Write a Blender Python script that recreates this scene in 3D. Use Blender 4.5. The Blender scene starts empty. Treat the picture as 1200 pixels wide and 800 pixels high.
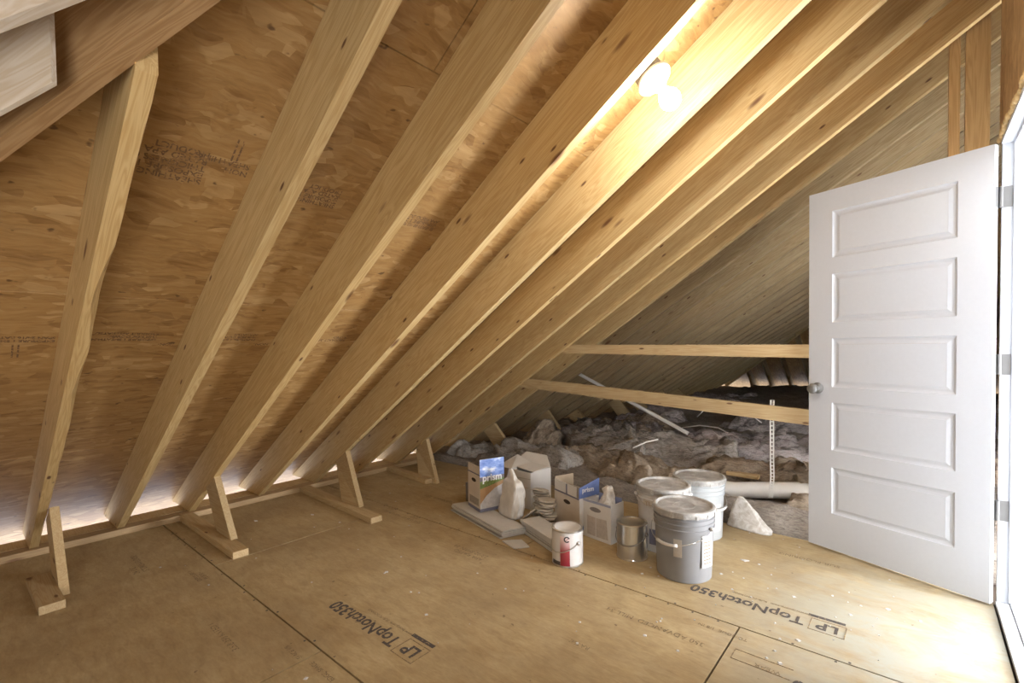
import bpy, bmesh, math, random
from mathutils import Vector, Matrix, noise
random.seed(7)
C = bpy.context.scene.collection
PI = math.pi
# ---------------------------------------------------------------- camera
cd = bpy.data.cameras.new('camera'); cam = bpy.data.objects.new('camera', cd); C.objects.link(cam)
cd.sensor_width = 36.0; cd.lens = 561.1435*36/1200; cd.clip_start = .02; cd.clip_end = 200
cd.shift_x = 0.0; cd.shift_y = 21.02/1200
R_ = Vector((.762337, .647036, -.013678)); U_ = Vector((-.006311, .028567, .999572)); F_ = Vector((-.647149, .761924, -.025861))
M = Matrix((R_, U_, -F_)).transposed().to_4x4(); M.translation = (0, 0, 1.1553)
cam.matrix_world = M
bpy.context.scene.camera = cam
# ---------------------------------------------------------------- world, lights, exposure
w = bpy.data.worlds.new('daylight'); bpy.context.scene.world = w; w.use_nodes = True
w.node_tree.nodes['Background'].inputs[0].default_value = (.80, .86, 1, 1)
w.node_tree.nodes['Background'].inputs[1].default_value = 1.0
vs = bpy.context.scene.view_settings
vs.view_transform = 'Standard'; vs.look = 'None'; vs.gamma = 1; vs.use_curve_mapping = False
vs.exposure = 1.25

def area(name, loc, direction, sx, sy, power, col=(1, 1, 1)):
    l = bpy.data.lights.new(name, 'AREA'); l.shape = 'RECTANGLE'; l.size = sx; l.size_y = sy; l.energy = power; l.color = col
    o = bpy.data.objects.new(name, l); C.objects.link(o); o.location = loc
    o.rotation_euler = Vector(direction).to_track_quat('-Z', 'Y').to_euler()
    return o
BULB = 225.0      # radiance of the bare bulbs
area('window_daylight', (2.9, 1.9, .8), (-1, .04, .05), 1.9, 1.3, 40, (.96, .98, 1.0))
area('north_room_fill', (1.45, 2.96, .72), (-.3, -1, .12), 1.9, 1.2, 235, (.97, .98, 1.0))  # added area light, no window here; brightens rafter undersides through the doorway
area('room_ceiling_light', (1.6, 1.2, 2.2), (0, 0, -1), 1.2, 1.2, 22, (1, .98, .95))
area('side_fill_light', (.235, -.85, .95), (-1, 0, .10), 1.1, 1.4, 28, (1, .98, .95))  # added fill light behind the viewer for the near roof slope
area('soffit_daylight', (-4.62, 5.8, -.30), (.75, 0, .55), 15.5, .28, 32, (.80, .83, 1.0))
area('far_soffit_daylight', (-.8, 13.95, -.30), (0, -.75, .55), .28, 7.5, 55, (.72, .72, 1.0))

# ---------------------------------------------------------------- constants
SL = .649; K2 = math.sqrt(1+SL*SL); XE = -3.87; ZP = .04
XR = 2.13; YH = 13.2; RD = .215; DZ = RD*K2
def zu(x): return ZP + SL*(x-XE)          # underside of rafters
def zd(x): return zu(x) + DZ              # underside of deck
# ---------------------------------------------------------------- helpers
def link(name, me, mat, parent=None, world=True):
    o = bpy.data.objects.new(name, me); C.objects.link(o)
    if mat and not me.materials:
        for m_ in (mat if isinstance(mat, (list, tuple)) else [mat]): me.materials.append(m_)
    if parent: o.parent = parent
    return o
def obj(name, bm, mat, parent=None, smooth=False, bevel=0):
    bmesh.ops.recalc_face_normals(bm, faces=bm.faces)
    me = bpy.data.meshes.new(name); bm.to_mesh(me); bm.free()
    if smooth:
        for p in me.polygons: p.use_smooth = True
    o = link(name, me, mat, parent)
    if bevel:
        b = o.modifiers.new('bevel', 'BEVEL'); b.width = bevel; b.segments = 2; b.limit_method = 'ANGLE'
    return o
def tag(o, label=None, cat=None, group=None, kind=None):
    if label: o['label'] = label
    if cat: o['category'] = cat
    if group: o['group'] = group
    if kind: o['kind'] = kind
    return o
def thing(name, label, cat, loc=(0, 0, 0), rz=0, group=None, kind=None):
    o = bpy.data.objects.new(name, None); C.objects.link(o); o.empty_display_size = .1
    o.location = loc; o.rotation_euler = (0, 0, rz)
    return tag(o, label, cat, group, kind)
def bx(bm, a, b, mi=0):
    x0, y0, z0 = a; x1, y1, z1 = b
    v = [bm.verts.new(p) for p in [(x0,y0,z0),(x1,y0,z0),(x1,y1,z0),(x0,y1,z0),(x0,y0,z1),(x1,y0,z1),(x1,y1,z1),(x0,y1,z1)]]
    fs = []
    for f in [(0,3,2,1),(4,5,6,7),(0,1,5,4),(1,2,6,5),(2,3,7,6),(3,0,4,7)]:
        g = bm.faces.new([v[i] for i in f]); g.material_index = mi; fs.append(g)
    return v
def box(a, b):
    bm = bmesh.new(); bx(bm, a, b); return bm
def hexa(bm, bot, top, mi=0):
    n = len(bot); vb = [bm.verts.new(p) for p in bot]; vt = [bm.verts.new(p) for p in top]
    fs = [bm.faces.new(vb[::-1]), bm.faces.new(vt)]
    for i in range(n): fs.append(bm.faces.new((vb[i], vb[(i+1)%n], vt[(i+1)%n], vt[i])))
    for f in fs: f.material_index = mi
def beam(bm, p, q, up, wd, th):
    """board from p to q (centre line), 'up' = direction of the wd dimension, th the other"""
    p = Vector(p); q = Vector(q); d = (q-p).normalized(); s = d.cross(Vector(up)).normalized(); u = s.cross(d).normalized()
    cs = [(-wd/2, -th/2), (wd/2, -th/2), (wd/2, th/2), (-wd/2, th/2)]
    hexa(bm, [p+u*a+s*b for a, b in cs], [q+u*a+s*b for a, b in cs])
def lathe(bm, prof, n=40, mi=0, cap=True, mat=None):
    rings = []
    for r, z in prof:
        if r < 1e-6: rings.append([bm.verts.new((0, 0, z))])
        else: rings.append([bm.verts.new((r*math.cos(2*PI*i/n), r*math.sin(2*PI*i/n), z)) for i in range(n)])
    for a, b in zip(rings, rings[1:]):
        for i in range(n):
            j = (i+1) % n
            if len(a) == 1 and len(b) == 1: continue
            if len(a) == 1: f = bm.faces.new((a[0], b[j], b[i]))
            elif len(b) == 1: f = bm.faces.new((a[i], a[j], b[0]))
            else: f = bm.faces.new((a[i], a[j], b[j], b[i]))
            f.material_index = mi
    return rings
def tube(bm, pts, r, n=8, cap=True):
    pts = [Vector(p) for p in pts]; rings = []
    up = Vector((0, 0, 1))
    for i, p in enumerate(pts):
        d = (pts[min(i+1, len(pts)-1)]-pts[max(i-1, 0)]).normalized()
        a = d.cross(up)
        if a.length < 1e-3: a = d.cross(Vector((1, 0, 0)))
        a.normalize(); b = d.cross(a)
        rings.append([bm.verts.new(p+a*r*math.cos(2*PI*k/n)+b*r*math.sin(2*PI*k/n)) for k in range(n)])
    for A, B in zip(rings, rings[1:]):
        for k in range(n): bm.faces.new((A[k], A[(k+1)%n], B[(k+1)%n], B[k]))
    if cap: bm.faces.new(rings[0][::-1]); bm.faces.new(rings[-1])
def patch(bm, r, z0, z1, a0, a1, n=14, th=.0008):
    """curved label on a cylinder of radius r"""
    lo, hi, lo2, hi2 = [], [], [], []
    for i in range(n+1):
        a = a0+(a1-a0)*i/n
        for L, z, rr in ((lo, z0, r), (hi, z1, r), (lo2, z0, r+th), (hi2, z1, r+th)):
            L.append(bm.verts.new((rr*math.cos(a), rr*math.sin(a), z)))
    for i in range(n):
        bm.faces.new((lo2[i], lo2[i+1], hi2[i+1], hi2[i])); bm.faces.new((lo[i+1], lo[i], hi[i], hi[i+1]))
        bm.faces.new((lo[i], lo[i+1], lo2[i+1], lo2[i])); bm.faces.new((hi[i+1], hi[i], hi2[i], hi2[i+1]))
    bm.faces.new((lo[0], lo2[0], hi2[0], hi[0])); bm.faces.new((lo[n], hi[n], hi2[n], lo2[n]))
def clip(poly, a, b, c):                     # keep a*x+b*y<=c
    out = []
    for i in range(len(poly)):
        p, q = poly[i], poly[(i+1) % len(poly)]
        fp, fq = a*p[0]+b*p[1]-c, a*q[0]+b*q[1]-c
        if fp <= 0: out.append(p)
        if (fp < 0 < fq) or (fq < 0 < fp):
            t = fp/(fp-fq); out.append((p[0]+(q[0]-p[0])*t, p[1]+(q[1]-p[1])*t))
    return out
# ---------------------------------------------------------------- materials
def mk(name, base=(.8,.8,.8), rough=.6, metal=0, **kw):
    m = bpy.data.materials.new(name); m.use_nodes = True; b = m.node_tree.nodes['Principled BSDF']
    b.inputs['Base Color'].default_value = (*base, 1); b.inputs['Roughness'].default_value = rough; b.inputs['Metallic'].default_value = metal
    for k, v in kw.items(): b.inputs[k].default_value = v
    return m, m.node_tree, b
ALB = .74                       # overall reflectance of the dusty attic surfaces
def sc_(c): return tuple(x*ALB for x in c)
class NT:
    def __init__(s, t): s.t = t
    def n(s, typ, **kw):
        x = s.t.nodes.new(typ)
        for k, v in kw.items(): setattr(x, k, v)
        return x
    def l(s, a, b): s.t.links.new(a, b)
    def noise(s, vec, scale, detail=4, rough=.55, dist=0):
        x = s.n('ShaderNodeTexNoise'); x.inputs['Scale'].default_value = scale; x.inputs['Detail'].default_value = detail
        x.inputs['Roughness'].default_value = rough; x.inputs['Distortion'].default_value = dist
        if vec is not None: s.l(vec, x.inputs['Vector'])
        return x
    def mapp(s, vec, scale=(1,1,1), rot=(0,0,0), loc=None):
        x = s.n('ShaderNodeMapping'); x.inputs['Scale'].default_value = scale; x.inputs['Rotation'].default_value = rot
        s.l(vec, x.inputs['Vector'])
        if loc is not None: s.l(loc, x.inputs['Location'])
        return x.outputs[0]
    def ramp(s, fac, stops, interp='LINEAR'):
        x = s.n('ShaderNodeValToRGB'); x.color_ramp.interpolation = interp
        e = x.color_ramp.elements
        while len(e) < len(stops): e.new(.5)
        for i, (p, c) in enumerate(stops):
            e[i].position = p; e[i].color = (*c, 1) if len(c) == 3 else c
        s.l(fac, x.inputs[0]); return x.outputs[0]
    def mix(s, fac, a, b, mode='MIX'):
        x = s.n('ShaderNodeMixRGB', blend_type=mode)
        for inp, v in ((x.inputs[0], fac), (x.inputs[1], a), (x.inputs[2], b)):
            if hasattr(v, 'is_linked') or hasattr(v, 'links'): s.l(v, inp)
            elif isinstance(v, (int, float)): inp.default_value = v
            else: inp.default_value = (*v, 1)
        return x.outputs[0]
    def bump(s, h, b, strength=.3, dist=.002):
        x = s.n('ShaderNodeBump'); x.inputs['Strength'].default_value = strength; x.inputs['Distance'].default_value = dist
        s.l(h, x.inputs['Height']); s.l(x.outputs[0], b.inputs['Normal'])
def pine(name, light, dark, knot=(.16,.075,.03), stain=.25, axis='X'):
    light, dark = sc_(light), sc_(dark)
    m, t, b = mk(name, rough=.62); N = NT(t)
    tc = N.n('ShaderNodeTexCoord'); oi = N.n('ShaderNodeObjectInfo')
    mul = N.n('ShaderNodeVectorMath', operation='SCALE'); cx = N.n('ShaderNodeCombineXYZ')
    N.l(oi.outputs['Random'], cx.inputs[0]); N.l(oi.outputs['Random'], cx.inputs[1]); N.l(oi.outputs['Random'], cx.inputs[2])
    N.l(cx.outputs[0], mul.inputs[0]); mul.inputs['Scale'].default_value = 37.0
    add = N.n('ShaderNodeVectorMath', operation='ADD'); N.l(tc.outputs['Object'], add.inputs[0]); N.l(mul.outputs[0], add.inputs[1])
    v = add.outputs[0]
    if axis == 'Y': v = N.mapp(v, rot=(0, 0, PI/2))
    if axis == 'Z': v = N.mapp(v, rot=(0, PI/2, 0))
    if axis == 'D': v = N.mapp(N.mapp(v, rot=(0, 0, -math.radians(34))), rot=(0, math.radians(29), 0))
    if axis == 'R': v = N.mapp(v, rot=(0, math.atan(SL), 0))
    kn = N.n('ShaderNodeTexVoronoi', feature='F1'); kn.inputs['Scale'].default_value = 1
    N.l(N.mapp(v, (2.2, 7.5, 8.5)), kn.inputs['Vector'])
    kd = N.ramp(kn.outputs['Distance'], [(.04, (1,1,1)), (.075, (.7,.7,.7)), (.12, (0,0,0))])
    kw = N.ramp(kn.outputs['Distance'], [(.0, (1,1,1)), (.5, (0,0,0))])
    g1 = N.noise(N.mapp(v, (.9, 16, 16)), 1.6, 3, .5, .6)
    wv = N.n('ShaderNodeMath', operation='MULTIPLY_ADD'); N.l(g1.outputs[0], wv.inputs[0]); wv.inputs[1].default_value = 60
    N.l(kw, wv.inputs[2])
    si = N.n('ShaderNodeMath', operation='SINE'); N.l(wv.outputs[0], si.inputs[0])
    s2 = N.n('ShaderNodeMath', operation='MULTIPLY_ADD'); N.l(si.outputs[0], s2.inputs[0]); s2.inputs[1].default_value = .5; s2.inputs[2].default_value = .5
    fine = N.noise(N.mapp(v, (3, 130, 130)), 1, 3, .6)
    col = N.mix(.28, N.ramp(s2.outputs[0], [(0, light), (1, dark)]), N.ramp(fine.outputs[0], [(.3, dark), (.7, light)]))
    big = N.noise(N.mapp(v, (.8, 4, 4)), 1.2, 4, .6)
    st = N.ramp(big.outputs[0], [(.38, (0,0,0)), (.75, (1,1,1))])
    mm = N.n('ShaderNodeMath', operation='MULTIPLY'); N.l(st, mm.inputs[0]); mm.inputs[1].default_value = stain
    col = N.mix(mm.outputs[0], col, tuple(c*.55 for c in dark))
    # tone of each board
    rv = N.ramp(oi.outputs['Random'], [(0, (.84,.82,.78)), (.5, (1,1,1)), (1, (1.0,.95,.86))])
    col = N.mix(1, col, rv, 'MULTIPLY')
    col = N.mix(kd, col, knot)
    k2 = N.n('ShaderNodeTexVoronoi', feature='F1'); k2.inputs['Scale'].default_value = 1; N.l(N.mapp(v, (4.2, 12, 13)), k2.inputs['Vector'])
    col = N.mix(N.ramp(k2.outputs['Distance'], [(.06, (1,1,1)), (.10, (0,0,0))]), col, tuple(c*.8 for c in knot))
    N.l(col, b.inputs['Base Color'])
    N.bump(fine.outputs[0], b, .15, .001)
    return m
def osb(name, c1, c2, c3, speck=(.09,.045,.02), sc=(14, 5), rough=.6, specks=True, contrast=1.0):
    """strand board: long chips of a few tones lying at odd angles"""
    c1, c2, c3 = sc_(c1), sc_(c2), sc_(c3)
    m, t, b = mk(name, rough=rough); N = NT(t); tc = N.n('ShaderNodeTexCoord'); v = tc.outputs['Object']
    dn = N.noise(v, 2.4, 3, .6)
    dv = N.n('ShaderNodeVectorMath', operation='MULTIPLY_ADD'); N.l(dn.outputs['Color'], dv.inputs[0]); dv.inputs[1].default_value = (.12,.12,.12); N.l(v, dv.inputs[2])
    lay = []
    for k, (rot, s1, s2) in enumerate([(.12, sc[0], sc[1]), (-.5, sc[0]*1.25, sc[1]*1.4), (.75, sc[0]*.9, sc[1]*1.1)]):
        vo = N.n('ShaderNodeTexVoronoi', feature='F1'); vo.inputs['Scale'].default_value = 1; vo.inputs['Randomness'].default_value = 1
        N.l(N.mapp(dv.outputs[0], (s1*2.2, s2*1.3, 8), (0, 0, rot)), vo.inputs['Vector'])
        sp = N.n('ShaderNodeSeparateColor'); N.l(vo.outputs['Color'], sp.inputs[0]); lay.append(sp.outputs[0])
    pk = N.noise(v, 6, 3, .6)
    a = N.mix(N.ramp(pk.outputs[0], [(.44, (0,0,0)), (.5, (1,1,1))]), lay[0], lay[1])
    pk2 = N.noise(v, 4.3, 2, .5)
    a = N.mix(N.ramp(pk2.outputs[0], [(.52, (0,0,0)), (.58, (1,1,1))]), a, lay[2])
    col = N.ramp(a, [(.0, c2), (.35, c1), (.7, tuple(x*.9 for x in c1)), (1, c3)])
    fib = N.noise(N.mapp(dv.outputs[0], (70, 9, 20)), 1, 4, .65, .4)
    col = N.mix(.38, col, N.ramp(fib.outputs[0], [(.3, c2), (.5, c1), (.72, c3)]))
    wide = N.noise(v, 1.1, 3, .5)
    col = N.mix(.35, col, N.mix(1, col, N.ramp(wide.outputs[0], [(.35, (.62,.56,.5)), (.65, (1.1,1.08,1.0))]), 'MULTIPLY'))
    if specks:
        sk = N.noise(N.mapp(v, (34, 20, 20)), 1, 2, .5)
        col = N.mix(N.ramp(sk.outputs[0], [(.70, (0,0,0)), (.76, (.8,.8,.8))]), col, speck)
    N.l(col, b.inputs['Base Color'])
    N.bump(a, b, .12, .002)
    return m
def plain(name, c, rough=.5, metal=0, var=.08, sc=20, bump=0, **kw):
    c = sc_(c)
    m, t, b = mk(name, c, rough, metal, **kw); N = NT(t); tc = N.n('ShaderNodeTexCoord')
    n = N.noise(tc.outputs['Object'], sc, 5, .6)
    col = N.ramp(n.outputs[0], [(.3, tuple(x*(1-var) for x in c)), (.7, tuple(min(1, x*(1+var)) for x in c))])
    N.l(col, b.inputs['Base Color'])
    if bump: N.bump(n.outputs[0], b, bump, .002)
    return m
PINE = pine('pine', (.72, .50, .245), (.56, .34, .14))
PINE_PALE = pine('pale_pine', (.74, .58, .34), (.60, .42, .21), stain=.12)
PINE_FAR = pine('weathered_shaded_pine', (.50, .37, .22), (.34, .23, .12))  # older pine, also darkened in colour for the dim far end
PINEY = pine('pine_along_eave', (.66, .47, .26), (.5, .33, .16), axis='Y')
PINEZ = pine('pine_upright', (.66, .43, .19), (.5, .29, .11), axis='Z')
OSB_ROOF = osb('roof_strand_board', (.53, .315, .115), (.28, .14, .042), (.74, .51, .245), sc=(15, 7))
OSB_WALL = osb('wall_strand_board', (.50, .31, .14), (.24, .12, .045), (.66, .44, .22), sc=(5, 16))
def floor_mat():
    m, t, b = mk('floor_strand_board', rough=.6); N = NT(t); tc = N.n('ShaderNodeTexCoord'); v = tc.outputs['Object']
    f1 = N.noise(N.mapp(v, (9, 34, 9)), 1, 5, .65, .9)
    f2 = N.noise(N.mapp(v, (40, 120, 20)), 1, 3, .6)
    big = N.noise(v, 1.3, 4, .6, .3)
    mid = N.noise(v, 5.5, 5, .65, .5)
    col = N.ramp(f1.outputs[0], [(.28, (.46,.325,.16)), (.5, (.62,.475,.25)), (.75, (.74,.60,.36))])
    col = N.mix(.35, col, N.ramp(f2.outputs[0], [(.3, (.40,.285,.145)), (.7, (.66,.52,.31))]))
    col = N.mix(.7, col, N.ramp(big.outputs[0], [(.35, (.70,.62,.52)), (.62, (1.05,1.04,1.0))]), 'MULTIPLY')
    col = N.mix(.5, col, N.ramp(mid.outputs[0], [(.36, (.80,.72,.60)), (.6, (1.05,1.05,1.03))]), 'MULTIPLY')
    # drywall dust scuffed towards the door and in the middle of the room
    gp = N.n('ShaderNodeVectorMath', operation='DISTANCE'); N.l(v, gp.inputs[0]); gp.inputs[1].default_value = (.2, 2.3, 0)
    r1 = N.ramp(gp.outputs['Value'], [(.35, (1,1,1)), (1.45, (0,0,0))])
    dn = N.noise(N.mapp(v, (3.2, 5.5, 3)), 1, 6, .7, .8)
    du = N.mix(1, N.ramp(dn.outputs[0], [(.28, (.1,.1,.1)), (.58, (1,1,1))]), N.mix(1, r1, (.12,.12,.12), 'ADD'), 'MULTIPLY')
    col = N.mix(N.mix(1, du, (.9,.9,.9), 'MULTIPLY'), col, (.52,.515,.43))
    # small dark nail marks
    sk = N.noise(N.mapp(v, (30, 30, 30)), 1, 2, .4)
    col = N.mix(1, col, (ALB, ALB, ALB), 'MULTIPLY')
    col = N.mix(N.ramp(sk.outputs[0], [(.745, (0,0,0)), (.78, (.7,.7,.7))]), col, (.13,.08,.04))
    N.l(col, b.inputs['Base Color']); N.bump(f1.outputs[0], b, .1, .0015)
    return m
FLOOR = floor_mat()
def ink_mat(name, c, under, keep=.55):
    m, t, b = mk(name, rough=.75); N = NT(t); tc = N.n('ShaderNodeTexCoord')
    n = N.noise(tc.outputs['Object'], 95, 4, .7)
    N.l(N.ramp(n.outputs[0], [(keep, c), (keep+.12, under)]), b.inputs['Base Color']); return m
INK = ink_mat('stamped_ink', (.075,.065,.06), (.42,.31,.17), .56)
INK_FAINT = ink_mat('worn_ink', (.20,.15,.09), (.44,.32,.16), .5)
INK_ROOF = ink_mat('roof_ink', (.16,.095,.05), (.40,.24,.10), .5)
DARK = plain('dark_gap', (.05,.032,.02), .9)
WHITE = plain('white_paint', (.74,.78,.85), .38, var=.015, sc=60)
WALLW = plain('white_drywall', (.86,.86,.86), .8, var=.02)
NICKEL = plain('satin_nickel', (.30,.30,.30), .5, .6, .05)
STEEL = plain('bright_tin', (.80,.80,.79), .28, .9, .1, 9)
PORC = plain('white_porcelain', (.86,.85,.84), .3, var=.02)
GALV = plain('galvanised_steel', (.38,.38,.38), .45, .9, .12)
CARD = plain('brown_cardboard', (.50,.40,.28), .85, var=.1, sc=14)
CARDP = plain('printed_cardboard', (.74,.66,.56), .8, var=.08, sc=14)
CARDW = plain('white_cardboard', (.86,.84,.80), .7, var=.04, sc=12)
CARDIN = plain('cardboard_inside', (.40,.31,.20), .9, var=.1)
BLUE = plain('blue_print', (.16,.23,.50), .6, var=.15, sc=30)
NAVY = plain('grey_blue_print', (.22,.22,.30), .7, var=.1)
TILE = plain('grey_tile', (.70,.68,.64), .45, var=.05, sc=25)
TILE_EDGE = plain('tile_edge', (.56,.52,.47), .8, var=.12, sc=60)
MOSAIC = plain('stone_mosaic', (.72,.66,.57), .6, var=.14, sc=18, bump=.3)
def sky_print():
    m, t, b = mk('printed_sky', rough=.55); N = NT(t); tc = N.n('ShaderNodeTexCoord')
    n = N.noise(N.mapp(tc.outputs['Object'], (12, 12, 30)), 1, 4, .6)
    N.l(N.ramp(n.outputs[0], [(.38, (.10,.18,.48)), (.55, (.22,.33,.66)), (.7, (.75,.8,.9))]), b.inputs['Base Color']); return m
SKYP = sky_print()
GREENP = plain('printed_grass', (.20,.27,.07), .6, var=.3, sc=60)
ORANGEP = plain('printed_clay', (.52,.30,.14), .6, var=.15)
PEBBLE = plain('printed_pebbles', (.66,.64,.63), .6, var=.16, sc=45)
WHITEINK = plain('white_ink', (.9,.9,.9), .6, var=.01)
BLACKP = plain('black_print', (.07,.065,.07), .6, var=.1)
REDP = None
def red_fade():
    m, t, b = mk('red_fading_label', rough=.45); N = NT(t); tc = N.n('ShaderNodeTexCoord'); s = N.n('ShaderNodeSeparateXYZ'); N.l(tc.outputs['Object'], s.inputs[0])
    mr = N.n('ShaderNodeMapRange'); N.l(s.outputs[2], mr.inputs[0]); mr.inputs[1].default_value = .02; mr.inputs[2].default_value = .165
    N.l(N.ramp(mr.outputs[0], [(0, (.25,.012,.025)), (.45, (.34,.05,.06)), (1, (.74,.62,.60))]), b.inputs['Base Color']); return m
REDP = red_fade()
BUCK_G = plain('grey_plastic', (.305,.31,.325), .42, var=.04, sc=8)
BUCK_W = plain('white_plastic', (.78,.77,.76), .4, var=.05, sc=10)
BUCK_B = plain('pale_blue_plastic', (.58,.61,.63), .4, var=.05, sc=10)
LID = None
def lid_mat():
    m, t, b = mk('dusty_lid', rough=.5); N = NT(t); tc = N.n('ShaderNodeTexCoord')
    n = N.noise(tc.outputs['Object'], 14, 5, .65, .5)
    N.l(N.ramp(n.outputs[0], [(.34, (.28,.27,.255)), (.50, (.37,.363,.35)), (.68, (.55,.54,.525))]), b.inputs['Base Color']); return m
LID = lid_mat()
PAPER = plain('paper_label', (.74,.73,.71), .7, var=.06, sc=60)
PAPERT = plain('tan_paper_label', (.60,.55,.48), .7, var=.08, sc=60)
PVC = plain('white_pvc', (.95,.95,.92), .35, var=.03)
def plastic_bag():
    m, t, b = mk('clear_plastic_film', (.80,.79,.76), .28); N = NT(t); tc = N.n('ShaderNodeTexCoord')
    n = N.noise(tc.outputs['Object'], 26, 4, .6, 1.2)
    N.l(N.ramp(n.outputs[0], [(.35, (.58,.54,.48)), (.65, (.86,.85,.83))]), b.inputs['Base Color'])
    N.bump(n.outputs[0], b, .6, .006); b.inputs['Alpha'].default_value = .88; return m
FILM = plastic_bag()
FOAM = plain('expanding_foam', (.70,.50,.24), .7, var=.15, sc=40)
def insul(name, a, b_, c, sc=1.0, dk=(.05,.04,.04)):
    a, b_, c = sc_(a), sc_(b_), sc_(c)
    m, t, b = mk(name, rough=.95); N = NT(t); tc = N.n('ShaderNodeTexCoord'); v = tc.outputs['Object']
    n1 = N.noise(v, 3.2*sc, 6, .7, 1.2); n2 = N.noise(N.mapp(v, (22, 60, 60)), 1*sc, 5, .75, .8); n3 = N.noise(N.mapp(v, (4, 16, 22)), 1.3*sc, 6, .7, 2.5)
    col = N.ramp(n1.outputs[0], [(.34, a), (.5, b_), (.66, c)])
    col = N.mix(.6, col, N.ramp(n3.outputs[0], [(.30, tuple(x*.5 for x in a)), (.45, b_), (.62, c)]))
    col = N.mix(N.ramp(n2.outputs[0], [(.36, (.55,.55,.55)), (.52, (0,0,0))]), col, tuple(x*.35 for x in a))
    N.l(col, b.inputs['Base Color']); N.bump(n2.outputs[0], b, .9, .012)
    return m
INS1 = insul('grey_kraft_fibre', (.37,.33,.29), (.52,.48,.44), (.68,.65,.61))
INS2 = insul('brown_fibre', (.28,.21,.145), (.42,.33,.24), (.56,.47,.37))
INS3 = insul('mauve_fibre', (.30,.25,.245), (.44,.385,.375), (.60,.54,.53))
INS4 = insul('loose_fibre', (.24,.195,.16), (.36,.305,.255), (.50,.445,.385), 1.6)
def emis(name, c, s):
    m, t, b = mk(name, c); b.inputs['Emission Color'].default_value = (*c, 1); b.inputs['Emission Strength'].default_value = s; return m
GLOW = emis('lit_bulb_glass', (1, .965, .91), BULB); GLOW_BACK = emis('fill_bulb_glass_back', (1, .95, .85), BULB*.15); GLOW_FAR = emis('fill_bulb_glass_far', (1, .95, .82), BULB*.35)

def text(name, s, size, origin, xaxis, normal, mat, parent, ls=1.0, bold=0, lift=.0008, sx=1.0):
    cu = bpy.data.curves.new(name, 'FONT'); cu.body = s; cu.size = size; cu.space_line = ls; cu.offset = bold; cu.extrude = .0002; cu.resolution_u = 3
    tmp = bpy.data.objects.new('tmp', cu); C.objects.link(tmp); bpy.context.view_layer.update()
    me = bpy.data.meshes.new_from_object(tmp.evaluated_get(bpy.context.evaluated_depsgraph_get()))
    bpy.data.objects.remove(tmp)
    x = Vector(xaxis).normalized(); z = Vector(normal).normalized(); y = z.cross(x)
    mt = Matrix((x*sx, y, z)).transposed().to_4x4(); mt.translation = Vector(origin)+z*lift
    if parent is not None and parent.type == 'EMPTY' or (parent is not None and parent.location.length > 0):
        L = Matrix.LocRotScale(parent.location, parent.rotation_euler, None); 
        if parent.parent: L = Matrix.LocRotScale(parent.parent.location, parent.parent.rotation_euler, None) @ L
        if not parent.get('local_text'): mt = L.inverted() @ mt
    me.transform(mt); me.materials.clear()
    return link(name, me, mat, parent)

# ================================================================ STRUCTURE
# ---- floor
fl = obj('floor', box((-4.12, -1.6, -.06), (3.5, 3.235, -.021)), DARK); tag(fl, 'tan strand board attic subfloor', kind='structure')
rows = [(-1.433, -.268, [-4.1, -2.9, -.55, .26]), (-.268, .8967, [-4.1, -4.07, -1.74, .26]), (.8967, 2.0614, [-4.1, -2.88, -.55, .26]), (2.0614, 3.226, [-4.1, -1.74, .26])]
for y0, y1, xs in rows:
    for x0, x1 in zip(xs, xs[1:]):
        if x1-x0 < .1: continue
        g = .0036
        obj('floor_panel', box((x0+g, y0+g, -.02), (x1-g, y1-g, 0)), FLOOR, fl)
obj('room_floor_panel', box((.335, -1.5, -.02), (3.4, 3.0, .004)), WALLW, fl)
zup = (0, 0, 1); mx = (-1, 0, 0)
def big_stamp(x, y):
    text('stamped_lettering', 'TopNotch', .088, (x-.155, y-.006, 0), mx, zup, INK, fl, bold=.0018, sx=.92)
    text('stamped_lettering', '350', .088, (x-.50, y-.006, 0), mx, zup, INK, fl, bold=.0022, sx=.92)
    text('stamped_lettering', 'LP', .078, (x-.035, y-.002, 0), mx, zup, INK, fl, bold=.0022)
    bm = bmesh.new()                      # rounded frame round the first two letters
    r = .0016
    P = [(x-.014, y+.02), (x-.014, y-.075), (x-.135, y-.075), (x-.135, y+.02)]
    for a, b in zip(P, P[1:]+P[:1]):
        bx(bm, (min(a[0], b[0])-r, min(a[1], b[1])-r, .0002), (max(a[0], b[0])+r, max(a[1], b[1])+r, .0011))
    obj('stamped_frame', bm, INK_FAINT, fl)
    text('stamped_lettering', 'www.lpcorp.com  SUB-FLOORING', .021, (x-.15, y+.045, 0), mx, zup, INK_FAINT, fl)
    obj('stamped_bar', box((x-.15, y+.035, .0002), (x-.02, y+.052, .0011)), INK, fl)
big_stamp(-1.40, 1.14); big_stamp(-.20, 2.30); text('stamped_lettering', '350', .088, (-.20, 1.85, 0), mx, zup, INK, fl, bold=.0022, sx=.92); text('stamped_lettering', 'WEAR', .03, (-.36, 1.86, 0), mx, zup, INK_FAINT, fl)
for a_, b_ in (((-.52, 1.90), (-.33, 1.903)), ((-.52, 1.835), (-.33, 1.838)), ((-.523, 1.835), (-.52, 1.903))): obj('stamped_bar', box((*a_, .0002), (*b_, .0011)), INK_FAINT, fl)
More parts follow.
